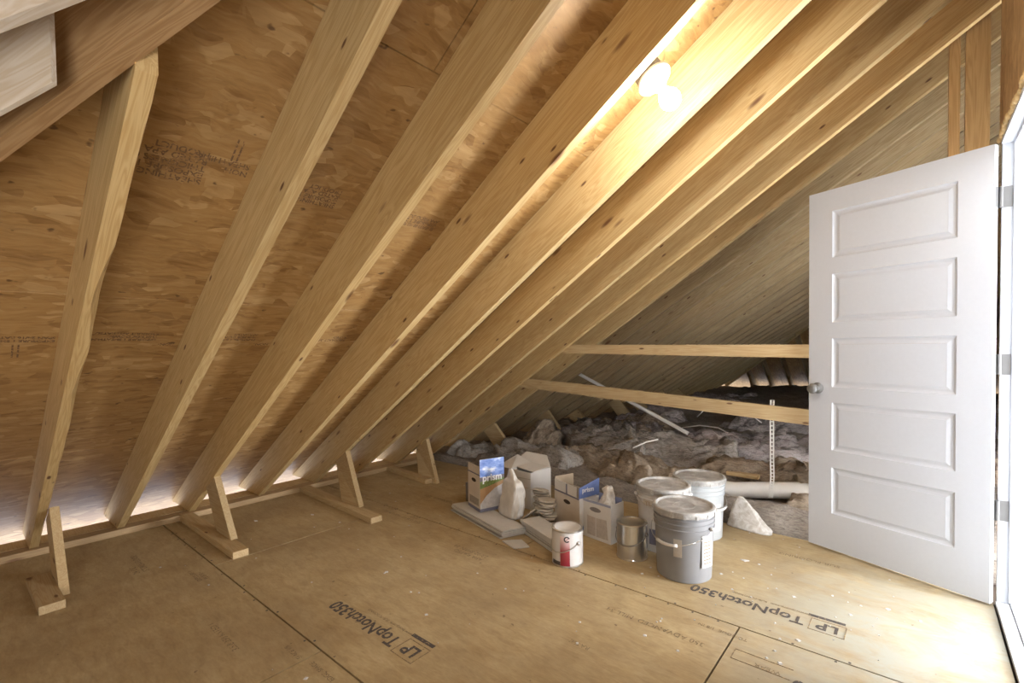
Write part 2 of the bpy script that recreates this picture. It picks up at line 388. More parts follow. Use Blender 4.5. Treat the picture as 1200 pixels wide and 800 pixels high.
for s, x, y, sz, mt in [('3.5.8 350 RATED 1', -2.0, .70, .036, INK_FAINT), ('350 ADVANCED  MILL 34', -.62, 1.86, .038, INK_FAINT), ('EXPOSURE 1\nPS 2-10', -2.75, .80, .03, INK_FAINT),
                    ('24 OC\nSTURD-I-FLOOR', -3.1, .62, .04, INK_FAINT), ('TopNotch 350', -2.62, 2.42, .055, INK_FAINT), ('THIS SIDE UP  HUD-UM 40', -2.5, 2.0, .034, INK_FAINT),
                    ('APA RATED\n23/32 SPAN 24', -1.80, 1.86, .042, INK_FAINT), ('350', -2.58, 2.05, .05, INK_FAINT), ('SPACE 1/8', -1.76, .83, .026, INK_FAINT), ('EDGE  SPACE', -1.55, .845, .026, INK_FAINT),
                    ('RATED', -.95, 1.56, .03, INK_FAINT), ('TONGUE  1/8 IN', -.5, 1.99, .026, INK_FAINT), ('SUB-FLOORING', -.3, 2.95, .04, INK_FAINT)]:
    text('stamped_lettering', s, sz, (x, y, 0), mx, zup, mt, fl)
# nail heads along the seams
bm = bmesh.new()
for y, xa, xb in ((.885, -3.6, -.6), (.91, -3.6, -.6), (2.05, -3, .2), (2.073, -3, .2)):
    x = xa
    while x < xb:
        bx(bm, (x, y-.004, 0), (x+.008, y+.004, .0009)); x += random.uniform(.09, .2)*random.choice((1, 1, 3))
o = obj('nail_heads', bm, INK, fl); o['kind'] = 'stuff'
# white plaster crumbs and paper scraps on the floor
bm = bmesh.new()
for i in range(150):
    if i < 60: x, y = random.gauss(-.35, .35), random.gauss(2.3, .35)
    else: x, y = random.uniform(-3.4, .2), random.uniform(.6, 3.1)
    if x > .2: continue
    s = random.uniform(.002, .006); a = random.random()*3
    c, d = math.cos(a)*s*random.uniform(1, 2.5), math.sin(a)*s
    hexa(bm, [(x+c, y+d, .0003), (x-d, y+c, .0003), (x-c, y-d, .0003), (x+d, y-c, .0003)], [(x+c*.7, y+d*.7, .003), (x-d*.7, y+c*.7, .0025), (x-c*.7, y-d*.7, .003), (x+d*.7, y-c*.7, .002)])
tag(obj('crumbs', bm, PAPER), 'white plaster crumbs scattered over the tan subfloor', 'debris', kind='stuff')
for (x, y, s, lab) in [(-.70, 2.72, .022, 'small pale paper scrap right of the grey bucket'), (-3.23, 1.62, .016, 'tiny white scrap left of the third rafter brace'),
                  (-3.42, 1.32, .018, 'tiny white scrap in front of the sole plate between braces')]:
    bm = bmesh.new(); hexa(bm, [(x-s, y-s*.3, .0005), (x+s*.2, y-s*.6, .0005), (x+s, y+s*.2, .0005), (x-s*.2, y+s*.6, .0005)], [(x-s*.9, y-s*.3, .005), (x+s*.2, y-s*.5, .003), (x+s, y+s*.2, .006), (x-s*.2, y+s*.5, .002)])
    tag(obj('paper_scrap', bm, PAPER), lab, 'scrap')

# ---- roof = ceiling
ceil = thing('ceiling', 'sloping attic roof of pine rafters under strand board', None, kind='structure')
def roofpoly(poly, zf, th=.012):
    bm = bmesh.new(); hexa(bm, [(x, y, zf(x, y)) for x, y in poly], [(x, y, zf(x, y)+th) for x, y in poly]); return bm
KH = YH+XE                                    # hip line x+y = KH
xs = [-4.75, -3.328, -2.236, -1.187, -.13, .92, XR]
for r, (xa, xb) in enumerate(zip(xs, xs[1:])):
    y = -1.6-(.9 if r % 2 else 0) + .37*r
    while y < YH+.9:
        y2 = y+2.42; g = .002
        poly = [(xa+g, max(y+g, -1.58)), (xb-g, max(y+g, -1.58)), (xb-g, y2-g), (xa+g, y2-g)]
        poly = clip(poly, 1, 1, KH-.003)
        if len(poly) >= 3 and y2 > -1.5: obj('roof_panel', roofpoly(poly, lambda x, y: zd(x)), OSB_ROOF, ceil)
        y = y2
def zhip(x, y): return ZP+SL*(YH-y)+DZ
for r in range(6):
    ya, yb = YH+.88-1.05*(r+1), YH+.88-1.05*r
    x = -5.0+.5*(r % 2)
    while x < 9:
        poly = [(x+.002, ya+.002), (x+2.42, ya+.002), (x+2.42, yb-.002), (x+.002, yb-.002)]
        poly = clip(poly, -1, -1, -(KH+.003)); poly = clip(poly, 1, -1, (2*XR-XE)-YH)
        if len(poly) >= 3: obj('roof_panel', roofpoly(poly, zhip), OSB_ROOF, ceil)
        x += 2.425
# black roofing felt seen through the joints, and the slope beyond the ridge
felt = bmesh.new()
P = clip([(-4.75, -1.6), (XR, -1.6), (XR, YH+.9), (-4.75, YH+.9)], 1, 1, KH)
hexa(felt, [(x, y, zd(x)+.014) for x, y in P], [(x, y, zd(x)+.018) for x, y in P])
P = clip(clip([(-5.0, YH+.9), (9.2, YH+.9), (9.2, 6), (-5, 6)], -1, -1, -KH), 1, -1, (2*XR-XE)-YH)
hexa(felt, [(x, y, zhip(x, y)+.014) for x, y in P], [(x, y, zhip(x, y)+.018) for x, y in P])
obj('roofing_felt', felt, DARK, ceil)
P = clip([(XR, -1.6), (9.0, -1.6), (9.0, YH+.9), (XR, YH+.9)], -1, 1, YH-(2*XR-XE)-.003)
obj('roof_panel', roofpoly(P, lambda x, y: zd(2*XR-x)), OSB_ROOF, ceil)
# rafters (local origin at the heel; the mesh data is shared)
RW = .040
def rafter_mesh(x1, w=RW, seed=None):
    """side outline in x,z from the level seat on the plate up to x1"""
    bm = bmesh.new(); zt = lambda x: zd(XE+x)-.001
    if seed is None:
        sec = [(0, ZP), (-(DZ-.004)/SL, ZP), (x1, zt(x1)), (x1, zu(XE+x1))]
        hexa(bm, [(x, 0, z) for x, z in sec], [(x, w, z) for x, z in sec])
    else:                                                        # waney lower far edge
        n = 46; A = []
        for i in range(n+1):
            x = x1*i/n; z = zu(XE+x)
            wn = max(0, noise.noise(Vector((x*2.3, seed, 0))))*.05 + .012*max(0, noise.noise(Vector((x*9, seed+4, 0))))
            wn = min(wn, .022)
            tp = zt(x)
            A.append([bm.verts.new(p) for p in [(x, 0, z), (x, w-wn, z), (x, w, z+wn*1.9), (x, w, tp), (x, 0, tp)]])
        for a, b in zip(A, A[1:]):
            for k in range(5): bm.faces.new((a[k], a[(k+1) % 5], b[(k+1) % 5], b[k]))
        bm.faces.new(A[-1])
        hexa(bm, [(0, 0, ZP), (-(DZ-.004)/SL, 0, ZP), (0, 0, zt(0))], [(0, w, ZP), (-(DZ-.004)/SL, w, ZP), (0, w, zt(0))])
    bmesh.ops.recalc_face_normals(bm, faces=bm.faces)
    me = bpy.data.meshes.new('rafter'); bm.to_mesh(me); bm.free(); return me
RY = [.269, .662, 1.056, 1.517, 1.961, 2.373, 2.796] + [3.212+.4187*i for i in range(24)]
PINE_R = pine('rafter_pine', (.80, .61, .32), (.62, .425, .18), axis='R', stain=.18)
full = rafter_mesh(XR-XE-.02); full.materials.append(PINE_R)
PINE_SHADED = pine('weathered_shaded_rafter_pine', (.60, .47, .28), (.42, .30, .15), axis='R', stain=.4)  # older wood, darkened further to paint in the shade of the far rafters
full_shaded = rafter_mesh(XR-XE-.02); full_shaded.materials.append(PINE_SHADED)
def add_rafter(y, me):
    o = bpy.data.objects.new('rafter', me); C.objects.link(o); o.parent = ceil; o.location = (XE, y, 0); return o
m0 = rafter_mesh(2.625, seed=3.1); m0.materials.append(PINE_R)
add_rafter(RY[0], m0)
add_rafter(RY[1], full)
for i, y in enumerate(RY[2:], 2):
    xm = KH-y-XE
    if xm >= XR-XE: add_rafter(y, full if i < 9 else full_shaded)
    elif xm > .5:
        m_ = rafter_mesh(xm-.08); m_.materials.append(PINE_SHADED); add_rafter(y, m_)
# jack rafters of the far hip end, running towards us
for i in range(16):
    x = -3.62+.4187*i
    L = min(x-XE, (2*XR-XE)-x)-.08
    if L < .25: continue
    me = rafter_mesh(L); me.materials.append(PINE_SHADED)
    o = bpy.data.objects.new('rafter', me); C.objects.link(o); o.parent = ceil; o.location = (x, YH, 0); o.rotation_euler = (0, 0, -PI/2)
    bm = bmesh.new(); beam(bm, (x+.06, YH-.52, .36), (x+.06, YH-.30, .05), (0, 1, 0), .085, .038)
    obj('rafter_strut', bm, PINE_R, ceil)
bm = bmesh.new(); a = Vector((XE, YH, ZP+.10)); b = Vector((XR, YH-(XR-XE), zu(XR)+.10)); beam(bm, a, b, (0, 0, 1), .22, .04)
obj('hip_rafter', bm, PINE_R, ceil)
obj('ridge_board', box((XR-.02, -1.5, zu(XR)-.02), (XR+.02, YH-(XR-XE), zd(XR)-.002)), PINEY, ceil)

# beams overhead at the near corner
def skew_board(name, p, q, th, hgt, label=None, side=1, mat=PINE_R):
    """board standing on edge; p,q are its lower edge ends nearest the camera"""
    p = Vector(p); q = Vector(q); d = q-p; s = Vector((d.y, -d.x, 0)).normalized()*-side*th
    bm = bmesh.new(); h = Vector((0, 0, hgt))
    hexa(bm, [p, q, q+s, p+s], [p+h, q+h, q+s+h, p+s+h])
    o = obj(name, bm, mat, ceil)
    if label: o['label'] = label
    return o
def ext(p, q, a, b):
    p = Vector(p); q = Vector(q); d = q-p; return p-d*a, q+d*b
DIAG = pine('diagonal_pine', (.50, .33, .17), (.36, .21, .09), axis='D')
PALE_LIT = pine('lit_pale_pine', (.72, .66, .58), (.60, .50, .38), axis='D', stain=.1)  # pale tone painted in for light falling on the board faces
p, q = ext((-1.461, .083, 1.604), (-1.095, .322, 1.842), .9, .75)
skew_board('hip_beam', p, q, .040, .24, 'wide dark board crossing under the rafters at top left', side=1, mat=DIAG)
p, q = ext((-1.355, .078, 1.613), (-1.262, .150, 1.668), 4.0, 0)
skew_board('cripple_board', p, q, .010, .145, 'short pale board ending against the wide dark board', side=-1, mat=PALE_LIT)
p, q = ext((-1.21, .074, 1.707), (-1.112, .174, 1.771), 4.0, 2.6)
skew_board('hip_beam', p, q, .022, .20, 'pale board crossing the very top left corner', side=-1, mat=PALE_LIT)

# stamps on the underside of the deck
nd = Vector((SL, 0, -1)).normalized(); my = (0, -1, 0)
def roof_text(s, x, y, size, ls=1.05): text('stamped_lettering', s, size, (x, y, zd(x)), my, nd, INK_ROOF, ceil, ls=ls, bold=.0006)
roof_text('SHEATHING SPAN\nEXPOSURE 1 24/16\nTHICKNESS 0.451\nRATED APA MILL\nPRODUCT', -1.72, .53, .030, .9)
roof_text('NON-\nSHEATHING', -1.66, .645, .028)
roof_text('EXPOSURE 1 SHEATHING 24/16\nTHIS SIDE DOWN\nPRODUCT APA RATED', -2.46, .575, .020)
roof_text('NON-', -2.49, .645, .022)
roof_text('EXPOSURE 1 SHEATHING\nSPAN 24/16 RATED', -2.47, .262, .020)
roof_text('EXPOSURE 1 SHEATHING\nTHIS SIDE DOWN\nAPA RATED', -2.46, .97, .020); roof_text('NON-', -2.49, 1.045, .026)
roof_text('PRODUCT 24/16\nRATED', -2.46, 1.45, .026)
roof_text('SHEATHING SPAN\nEXPOSURE 1 24/16\nRATED APA MILL\nPRODUCT', -1.70, .97, .026, .9)
roof_text('SHEATHING SPAN\nEXPOSURE 1 24/16\nAPA PRODUCT', -1.70, 1.46, .026, .9)
for x, y in ((-1.60, .585), (-1.60, .60), (-2.53, .165), (-2.53, .150), (-1.6, 1.10)):
    bm = bmesh.new(); hexa(bm, [(x-.035, y, zd(x-.035)-.0012), (x+.035, y, zd(x+.035)-.0012), (x+.035, y+.005, zd(x+.035)-.0012), (x-.035, y+.005, zd(x-.035)-.0012)],
        [(x-.035, y, zd(x-.035)-.0004), (x+.035, y, zd(x+.035)-.0004), (x+.035, y+.005, zd(x+.035)-.0004), (x-.035, y+.005, zd(x-.035)-.0004)])
    obj('stamped_bar', bm, INK_ROOF, ceil)

# ---- eave: sole plates
wl = thing('wall_left', 'low pine sole plate along the eave', None, kind='structure')
for y0, y1 in ((-1.5, 1.0), (1.003, 3.55), (3.553, 8.2), (8.203, 13.15)):
    obj('sole_plate', box((-3.925, y0, 0.0005), (-3.832, y1, .039)), PINEY, wl, bevel=.002)
for y0, y1 in ((-1.5, 2.2), (2.203, 7.1), (7.103, 13.15)):
    obj('outer_plate', box((-4.10, y0, -.001), (-3.935, y1, .0385)), PINE_PALE, wl, bevel=.002)  # pale pine here paints in the daylight on the plate's top
bm = bmesh.new(); bx(bm, (-3.8, YH+.0, .0), (8.0, YH+.09, .039)); obj('sole_plate', bm, PINEY, wl)

# ---- wall with the door
wr = thing('wall_right', 'strand board wall round the door', None, kind='structure')
OY0, OY1 = 2.10, 2.955
obj('wall_panel', box((.263, -1.5, 0.001), (.275, OY0, 2.70)), OSB_WALL, wr)
obj('wall_panel', box((.263, OY0+.002, 2.022), (.275, 2.985, 2.705)), OSB_WALL, wr)
obj('header', box((.278, OY0, 2.022), (.37, 2.985, 2.20)), PINEY, wr)
obj('stud', box((.278, 2.962, .001), (.365, 2.995, 2.02)), PINEZ, wr)
obj('stud', box((.278, OY0-.045, .001), (.365, OY0-.005, 2.02)), PINEZ, wr)
obj('drywall', box((.372, -1.5, .0), (.384, OY0, 2.3)), WALLW, wr)
obj('drywall', box((.372, OY0, 2.03), (.384, 3.0, 2.3)), WALLW, wr)
bm = bmesh.new()
for i in range(30):
    y = 2.0+i*.033+random.uniform(-.01, .01); r = random.uniform(.011, .02)
    mt = Matrix.Translation((.262+random.uniform(-.004, .004), y, 2.017+random.uniform(-.004, .006))) @ Matrix.Diagonal((.7, 1.3, .8, 1))
    bmesh.ops.create_icosphere(bm, subdivisions=2, radius=r, matrix=mt)
o = obj('foam_sealant', bm, FOAM, wr, smooth=True); o['kind'] = 'stuff'; o['label'] = 'yellow foam beads along the top of the door frame'
wn = thing('fill_frame_1', 'added frame round the fill light behind the viewer', None, kind='structure')  # frame added only to hold the unseen side fill light
for a, b in (((.240, -1.46, .18), (.262, -1.41, 1.72)), ((.240, -.29, .18), (.262, -.24, 1.72)), ((.240, -1.41, .18), (.262, -.29, .23)), ((.240, -1.41, 1.67), (.262, -.29, 1.72))): obj('fill_frame_bar', box(a, b), WHITE, wn)
for nm, a, b in (('wall_back', (-4.6, -1.62, -.05), (3.5, -1.6, 5)), ('wall_south', (.384, -1.5, 0), (3.4, -1.48, 2.3)), ('wall_north', (.372, 3.0, 0), (3.4, 3.03, 2.3)), ('wall_east', (3.4, -1.5, 0), (3.43, 3.03, 2.3))):
    tag(obj(nm, box(a, b), OSB_ROOF if nm == 'wall_back' else WALLW), 'wall %s' % nm.split('_')[1], kind='structure')
tag(obj('ceiling_room', box((.372, -1.5, 2.3), (3.43, 3.03, 2.32)), WALLW), 'white drywall ceiling of the lit room beyond the door', kind='structure')
# bottom of the attic beyond the subfloor
tag(obj('floor_joist_bay', box((-4.12, 3.24, -.10), (8.0, YH+.02, -.08)), DARK), 'dark bottom of the joist bays under the insulation', kind='structure')

# ---- door frame and door
tr = thing('trim_1', 'white painted door frame', None, kind='structure')
obj('jamb', box((.267, 2.935, 0.001), (.385, 2.955, 2.012)), WHITE, tr, bevel=.002)
obj('jamb', box((.258, OY0, 0.001), (.385, OY0+.02, 2.012)), WHITE, tr, bevel=.002)
obj('head_jamb', box((.264, OY0+.021, 1.992), (.385, 2.934, 2.012)), WHITE, tr, bevel=.002)
obj('door_stop', box((.302, 2.922, .024), (.338, 2.9345, 1.991)), WHITE, tr, bevel=.002)
obj('door_stop', box((.302, OY0+.021, 1.979), (.338, 2.921, 1.991)), WHITE, tr, bevel=.002)
obj('casing', box((.3855, 2.95, 0.005), (.402, 3.0, 2.05)), WHITE, tr, bevel=.003)
obj('threshold', box((.263, OY0+.021, .0008), (.305, 2.934, .018)), plain('grey_white_threshold', (.66,.66,.68), .5, var=.03), tr, bevel=.002)
obj('threshold', box((.307, OY0+.021, .0008), (.36, 2.934, .022)), WHITE, tr, bevel=.002)

AD = math.radians(21.3854)
door = thing('door_1', 'white five-panel door standing open into the attic', None, loc=(.2417, 2.892, 0), rz=PI-AD, kind='structure')
# local x runs from hinge to latch edge, local +y faces the camera (rotated pi-AD)
DW, DH0, DH1, TH = .7702, .0135, 1.986, .035
bm = bmesh.new()
pz = [(.214, .4705), (.5635, .8275), (.912, 1.180), (1.266, 1.530), (1.6175, 1.869)]
px0, px1 = .120, .6475
for face, sgn in ((0.0, 1), (-TH, -1)):
    cuts_x = [0, px0, px1, DW]; cuts_z = [DH0]+[z for p_ in pz for z in p_]+[DH1]
    V = {}
    def vv(x, z, y):
        k = (round(x, 5), round(z, 5), round(y, 5))
        if k not in V: V[k] = bm.verts.new((x, y, z))
        return V[k]
    for i in range(3):
        for j in range(len(cuts_z)-1):
            x0, x1, z0, z1 = cuts_x[i], cuts_x[i+1], cuts_z[j], cuts_z[j+1]
            if i == 1 and j % 2 == 1:
                steps = [(0, 0), (.004, -.006), (.012, -.0095), (.020, -.0095), (.034, -.0045)]
                for (o1, d1), (o2, d2) in zip(steps, steps[1:]):
                    A = [(x0+o1, z0+o1), (x1-o1, z0+o1), (x1-o1, z1-o1), (x0+o1, z1-o1)]; B = [(x0+o2, z0+o2), (x1-o2, z0+o2), (x1-o2, z1-o2), (x0+o2, z1-o2)]
                    for k in range(4):
                        l = (k+1) % 4
                        bm.faces.new((vv(*A[k], face+sgn*d1), vv(*A[l], face+sgn*d1), vv(*B[l], face+sgn*d2), vv(*B[k], face+sgn*d2)))
            else: bm.faces.new((vv(x0, z0, face), vv(x1, z0, face), vv(x1, z1, face), vv(x0, z1, face)))
    E0 = V if sgn == 1 else E0
    if sgn == -1:
        zz = cuts_z; xx = cuts_x
        for j in range(len(zz)-1):
            for x in (0, DW): bm.faces.new((E0[(round(x,5), round(zz[j],5), 0.0)], E0[(round(x,5), round(zz[j+1],5), 0.0)], vv(x, zz[j+1], -TH), vv(x, zz[j], -TH)))
        for i in range(3):
            for z in (DH0, DH1): bm.faces.new((E0[(round(xx[i],5), round(z,5), 0.0)], E0[(round(xx[i+1],5), round(z,5), 0.0)], vv(xx[i+1], z, -TH), vv(xx[i], z, -TH)))
leaf = obj('door_leaf', bm, WHITE, door)
for z0, z1 in pz:
    g = .0345
    obj('door_panel', box((px0+g, -.012, z0+g), (px1-g, -.0042, z1-g)), WHITE, leaf)
def knob(y, s):
    bm = bmesh.new(); lathe(bm, [(0, 0), (.031, 0), (.031, .004), (.028, .008), (.012, .010), (.011, .030), (.018, .036), (.0265, .044), (.028, .054), (.024, .064), (.012, .070), (0, .0715)], 32)
    bm.transform(Matrix.Translation((.722, y, .902)) @ Matrix.Rotation(-s*PI/2, 4, 'X'))
    obj('knob', bm, NICKEL, door, smooth=True)
knob(.0003, 1); knob(-TH-.0003, -1)
obj('latch_plate', box((DW, -.029, .87), (DW+.0012, -.006, .935)), NICKEL, door)
for z in (.418, 1.052, 1.716-.0+.05):
    h = bpy.data.objects.new('hinge', None); C.objects.link(h); h.parent = door; h.location = (0, 0, z)
    bm = bmesh.new(); tube(bm, [(-.010, -TH-.004, -.044), (-.010, -TH-.004, .044)], .0065, 12); obj('hinge_pin', bm, NICKEL, h, smooth=False)
    bm = bmesh.new(); bx(bm, (-.0018, -TH, -.044), (-.0002, -.006, .044)); obj('hinge_leaf', bm, NICKEL, h)
    # leaf on the jamb: built in world, brought into the hinge's frame
    L = (Matrix.LocRotScale(door.location, door.rotation_euler, None) @ Matrix.Translation((0, 0, z))).inverted()
    bm = bmesh.new(); bx(bm, (.2435, 2.9325, z-.044), (.300, 2.9348, z+.044)); bm.transform(L); lf = obj('hinge_leaf', bm, NICKEL, h, bevel=0)
    for sz, sx in ((-.028, .288), (0, .276), (.028, .288)):
        pass
# ---- guard posts and rails beyond the floor edge
G = 'guard posts behind the open door'
tag(obj('guard_post', box((.108, 3.292, -.05), (.150, 3.38, 2.74)), PINEZ, None, bevel=.002), 'pale narrow upright post above the open door, left of the wider one', 'post')
tag(obj('guard_post', box((.168, 3.292, -.05), (.257, 3.33, 2.78)), PINEZ, None, bevel=.002), 'wide orange-toned upright post above the door beside its hinge edge', 'post')
def rail(pl_, pr_, hl, hr, label):
    bm = bmesh.new(); y0, y1 = 3.2535, 3.290
    n = 24; rings = []
    for i in range(n+1):
        t = i/n; x = pl_[0]+(pr_[0]-pl_[0])*t; zt = pl_[1]+(pr_[1]-pl_[1])*t; h = hl+(hr-hl)*t
        w_ = .003*noise.noise(Vector((x*3, zt*5, 1)))
        rings.append([bm.verts.new(p_) for p_ in [(x, y0, zt-h+w_), (x, y1, zt-h+w_), (x, y1, zt), (x, y0, zt)]])
    for a, b in zip(rings, rings[1:]):
        for k in range(4): bm.faces.new((a[k], a[(k+1)%4], b[(k+1)%4], b[k]))
    bm.faces.new(rings[0]); bm.faces.new(rings[-1][::-1])
    tag(obj('guard_rail', bm, PINE_PALE), label, 'rail')
rail((-2.26, 1.168), (.25, 1.137), .068, .082, 'upper of the two pale horizontal rails running behind the door')
rail((-2.72, .887), (.25, .722), .082, .092, 'lower of the two pale rails, sloping down towards the door')

# ================================================================ THINGS
# ---- braces under the rafters: strut + foot board
def brace(ry, foot, s_top, s_bot, label, group=None, sw=.235):
    t = thing('rafter_brace', label, 'brace', (foot[0][0], foot[0][1], 0), 0, group)
    ox, oy = foot[0]
    bm = bmesh.new()
    (xa, ya), (xb, yb), fw = foot
    c = Vector((ox, oy, 0))
    beam(bm, Vector((xa, ya+fw/2, .0195))-c, Vector((xb, yb+fw/2, .0195))-c, (0, 1, 0), fw, .038)
    obj('foot_board', bm, PINE_PALE, t, bevel=.002)
    # offcut strut: lower end level, upper end cut to the slope of the rafter
    xt, yt = s_top; xb2, yb2, zb2 = s_bot; wt, wb = sw*.62, sw
    pts = [(xt, yt, zu(xt)+.002), (xt-wt, yt, zu(xt-wt)+.002), (xb2-wb, yb2, zb2), (xb2, yb2, zb2)]
    bm = bmesh.new(); hexa(bm, [Vector((x, y-.019, z))-c for x, y, z in pts], [Vector((x, y+.019, z))-c for x, y, z in pts])
    obj('strut', bm, PINE_PALE, t, bevel=.0015)
brace(0, ((-3.38, .218), (-2.945, .226), .089), (-3.36, .329), (-3.10, .329, .001), 'leftmost rafter brace, short wide foot board at the left edge')
brace(2, ((-3.83, .990), (-2.885, .988), .083), (-3.37, 1.078), (-3.085, 1.068, .0392), 'second rafter brace from the left, beside the long floor joint')
brace(4, ((-3.83, 1.850-.03), (-2.745, 1.775), .083), (-3.37, 1.985), (-3.00, 1.865, .0392), 'third rafter brace from the left, in front of the big dark rafters')
brace(6, ((-3.83, 2.66), (-3.18, 2.590), .070), (-3.44, 2.835), (-3.12, 2.675, .001), 'fourth rafter brace, small one left of the tile stacks')
for i, (k, dx) in enumerate([(8, 0), (10, .08), (12, -.05), (14, .1), (16, 0), (18, .05), (20, 0)]):
    y = RY[k]+.060
    brace(k, ((-3.8, y-.04), (-3.0, y-.04), .08), (-3.38+dx, y), (-3.06+dx, y, .039), ['first','second','third','fourth','fifth','sixth','seventh'][i]+' brace beyond the floor edge, standing in insulation, counted from the viewer')

# ---- lamp holder with bare bulb
def lamp(loc, label, group=None, glow=None):
    t = thing('lamp_holder', label, 'light', loc)
    z = Vector((SL, 0, -1)).normalized(); x = Vector((0, 1, 0)); y = z.cross(x)
    rot = Matrix((x, y, z)).transposed().to_4x4()
    def part(name, prof, mat, n=40, smooth=True):
        bm = bmesh.new(); lathe(bm, prof, n); bm.transform(rot); return obj(name, bm, mat, t, smooth=smooth)
    bo = part('junction_box', [(0, -.052), (.050, -.052), (.050, -.004), (0, -.004)], plain('blue_grey_box', (.30,.30,.31), .5, .3), 8, False)
    part('base', [(0, -.003), (.058, -.003), (.0615, .001), (.0615, .006), (.057, .012), (.034, .018), (.027, .022), (.024, .040), (.022, .046), (0, .046)], PORC)
    part('bulb_cap', [(0, .045), (.0135, .045), (.0135, .058), (0, .058)], STEEL)
    part('bulb', [(0, .056), (.0135, .056), (.016, .066), (.024, .078), (.0315, .092), (.0345, .106), (.033, .120), (.027, .132), (.016, .140), (0, .143)], glow or GLOW, 32)
    for a in (0, PI):
        bm = bmesh.new(); lathe(bm, [(0, .0145), (.004, .0145), (.004, .017), (0, .018)], 10); bm.transform(rot @ Matrix.Translation((.043*math.cos(a), .043*math.sin(a), 0))); obj('screw', bm, NICKEL, t)
lamp((-.712, 1.622, 2.085), 'white porcelain lamp holder with bare lit bulb between two rafters')
lamp((-1.35, -.75, zu(-1.35)-.02), 'added fill lamp with bare bulb behind the viewer', glow=GLOW_BACK)  # unseen bulb added as fill for the near side
lamp((.95, 9.2, zu(.95)-.02), 'added fill lamp with bare bulb over the far insulation', glow=GLOW_FAR)  # unseen bulb added to brighten the far rafters

# ---- buckets
def bail(t, r, z, ang, drop, mat, grip=True, out=.006):
    """wire handle hinged at +-90 deg about direction ang, hanging on the outside"""
    pts = []
    n = 26
    for i in range(n+1):
        a = -PI/2+PI*i/n
        rr = r+out; zz = z-drop*math.cos(a)
        pts.append((rr*math.cos(ang+a)*(1 if True else 1), rr*math.sin(ang+a), zz))
    bm = bmesh.new(); tube(bm, pts, .0022, 6); h = obj('handle', bm, mat, t, smooth=True)
    if grip:
        m_ = n//2; bm = bmesh.new(); tube(bm, pts[m_-3:m_+4], .008, 8); obj('grip', bm, BUCK_W, h, smooth=True)
    for s in (-1, 1):
        bm = bmesh.new(); bmesh.ops.create_uvsphere(bm, u_segments=10, v_segments=8, radius=.011, matrix=Matrix.Translation(((r+.002)*math.cos(ang+s*PI/2), (r+.002)*math.sin(ang+s*PI/2), z)))
        obj('handle_ear', bm, mat if not grip else BUCK_W, t, smooth=True)
def bucket(loc, label, body, h=.345, r1=.150, r0=.131, bailang=0, lidm=None):
    t = thing('bucket', label, 'bucket', loc)
    f = lambda z: r0+(r1-.006-r0)*z/h
    prof = [(0, .004), (r0-.012, .002), (r0-.006, 0), (r0, .004)] + [(f(z), z) for z in (.05, .12, .2, h-.105)]
    for z in (h-.098, h-.072, h-.048):
        prof += [(f(z), z), (f(z)+.006, z+.002), (f(z)+.006, z+.006), (f(z)+.0005, z+.009)]
    prof += [(f(h-.03), h-.03), (f(h)-.003, h-.012), (0, h-.012)]
    bm = bmesh.new(); lathe(bm, prof, 56); obj('body', bm, body, t, smooth=True).modifiers.new('e', 'EDGE_SPLIT').split_angle = math.radians(40)
    bm = bmesh.new()
    lathe(bm, [(0, h-.009), (r1-.022, h-.009), (r1-.018, h-.005), (r1-.015, h+.001), (r1-.006, h+.002), (r1+.001, h-.002), (r1+.002, h-.026), (r1-.001, h-.030), (r1-.004, h-.028), (r1-.004, h-.011), (0, h-.011)], 56)
    ld = obj('lid', bm, lidm or LID, t, smooth=True); ld.modifiers.new('e', 'EDGE_SPLIT').split_angle = math.radians(40)
    bm = bmesh.new()
    for i in range(16):
        a = 2*PI*i/16; c = Vector(((r1+.002)*math.cos(a), (r1+.002)*math.sin(a), h-.02)); 
        v = bx(bm, (-.002, -.006, -.010), (.003, .006, .008)); mt = Matrix.Translation(c) @ Matrix.Rotation(a, 4, 'Z')
        for q_ in v: q_.co = mt @ q_.co
    obj('lid_tabs', bm, lidm or LID, ld)['kind'] = 'stuff'
    bm = bmesh.new(); lathe(bm, [(.05, h-.0088), (.053, h-.006), (.056, h-.0088)], 40); obj('lid_ring', bm, lidm or LID, ld, smooth=True)
    return t, f
FA = math.atan2(-2.4, .9)      # direction from the junk towards the camera
def plab(t, f, z0, z1, a0, a1, mat, name='label', r=None):
    bm = bmesh.new(); patch(bm, r or (f(z0)+f(z1))/2+.0016+abs(f(z1)-f(z0))/2, z0, z1, a0, a1); return obj(name, bm, mat, t, smooth=False)
t, f = bucket((-.903, 2.392, 0), 'front grey five-gallon bucket with pale lid and two paper labels', BUCK_G, .35)
bail(t, .149, .262, FA-.55, .075, STEEL, out=.010)
plab(t, f, .13, .215, FA-.18-.16, FA-.18+.12, PAPERT); lb = plab(t, f, .08, .235, FA+.62, FA+1.15, PAPER)
bm = bmesh.new()
for k in range(7): patch(bm, f(.235)+.0042, .10+.017*k, .104+.017*k, FA+.68, FA+1.05, 6)
obj('printed_lines', bm, INK_FAINT, t)
t, f = bucket((-1.117, 2.643, 0), 'dented-looking white bucket behind the silver can, lid splashed white', BUCK_W, .36)
plab(t, f, .06, .25, FA-.55, FA+.25, PAPER); plab(t, f, .05, .135, FA-.5, FA+.45, NAVY, r=f(.25)+.004)
lb = plab(t, f, .262, .296, FA-.75, FA-.1, PAPERT, r=f(.3)+.007)
text('printed_lettering', 'TUFF', .034, (0, 0, 0), (math.cos(FA+PI/2), math.sin(FA+PI/2), 0), (math.cos(FA), math.sin(FA), 0), CARDIN, None).name = 'printed_lettering'
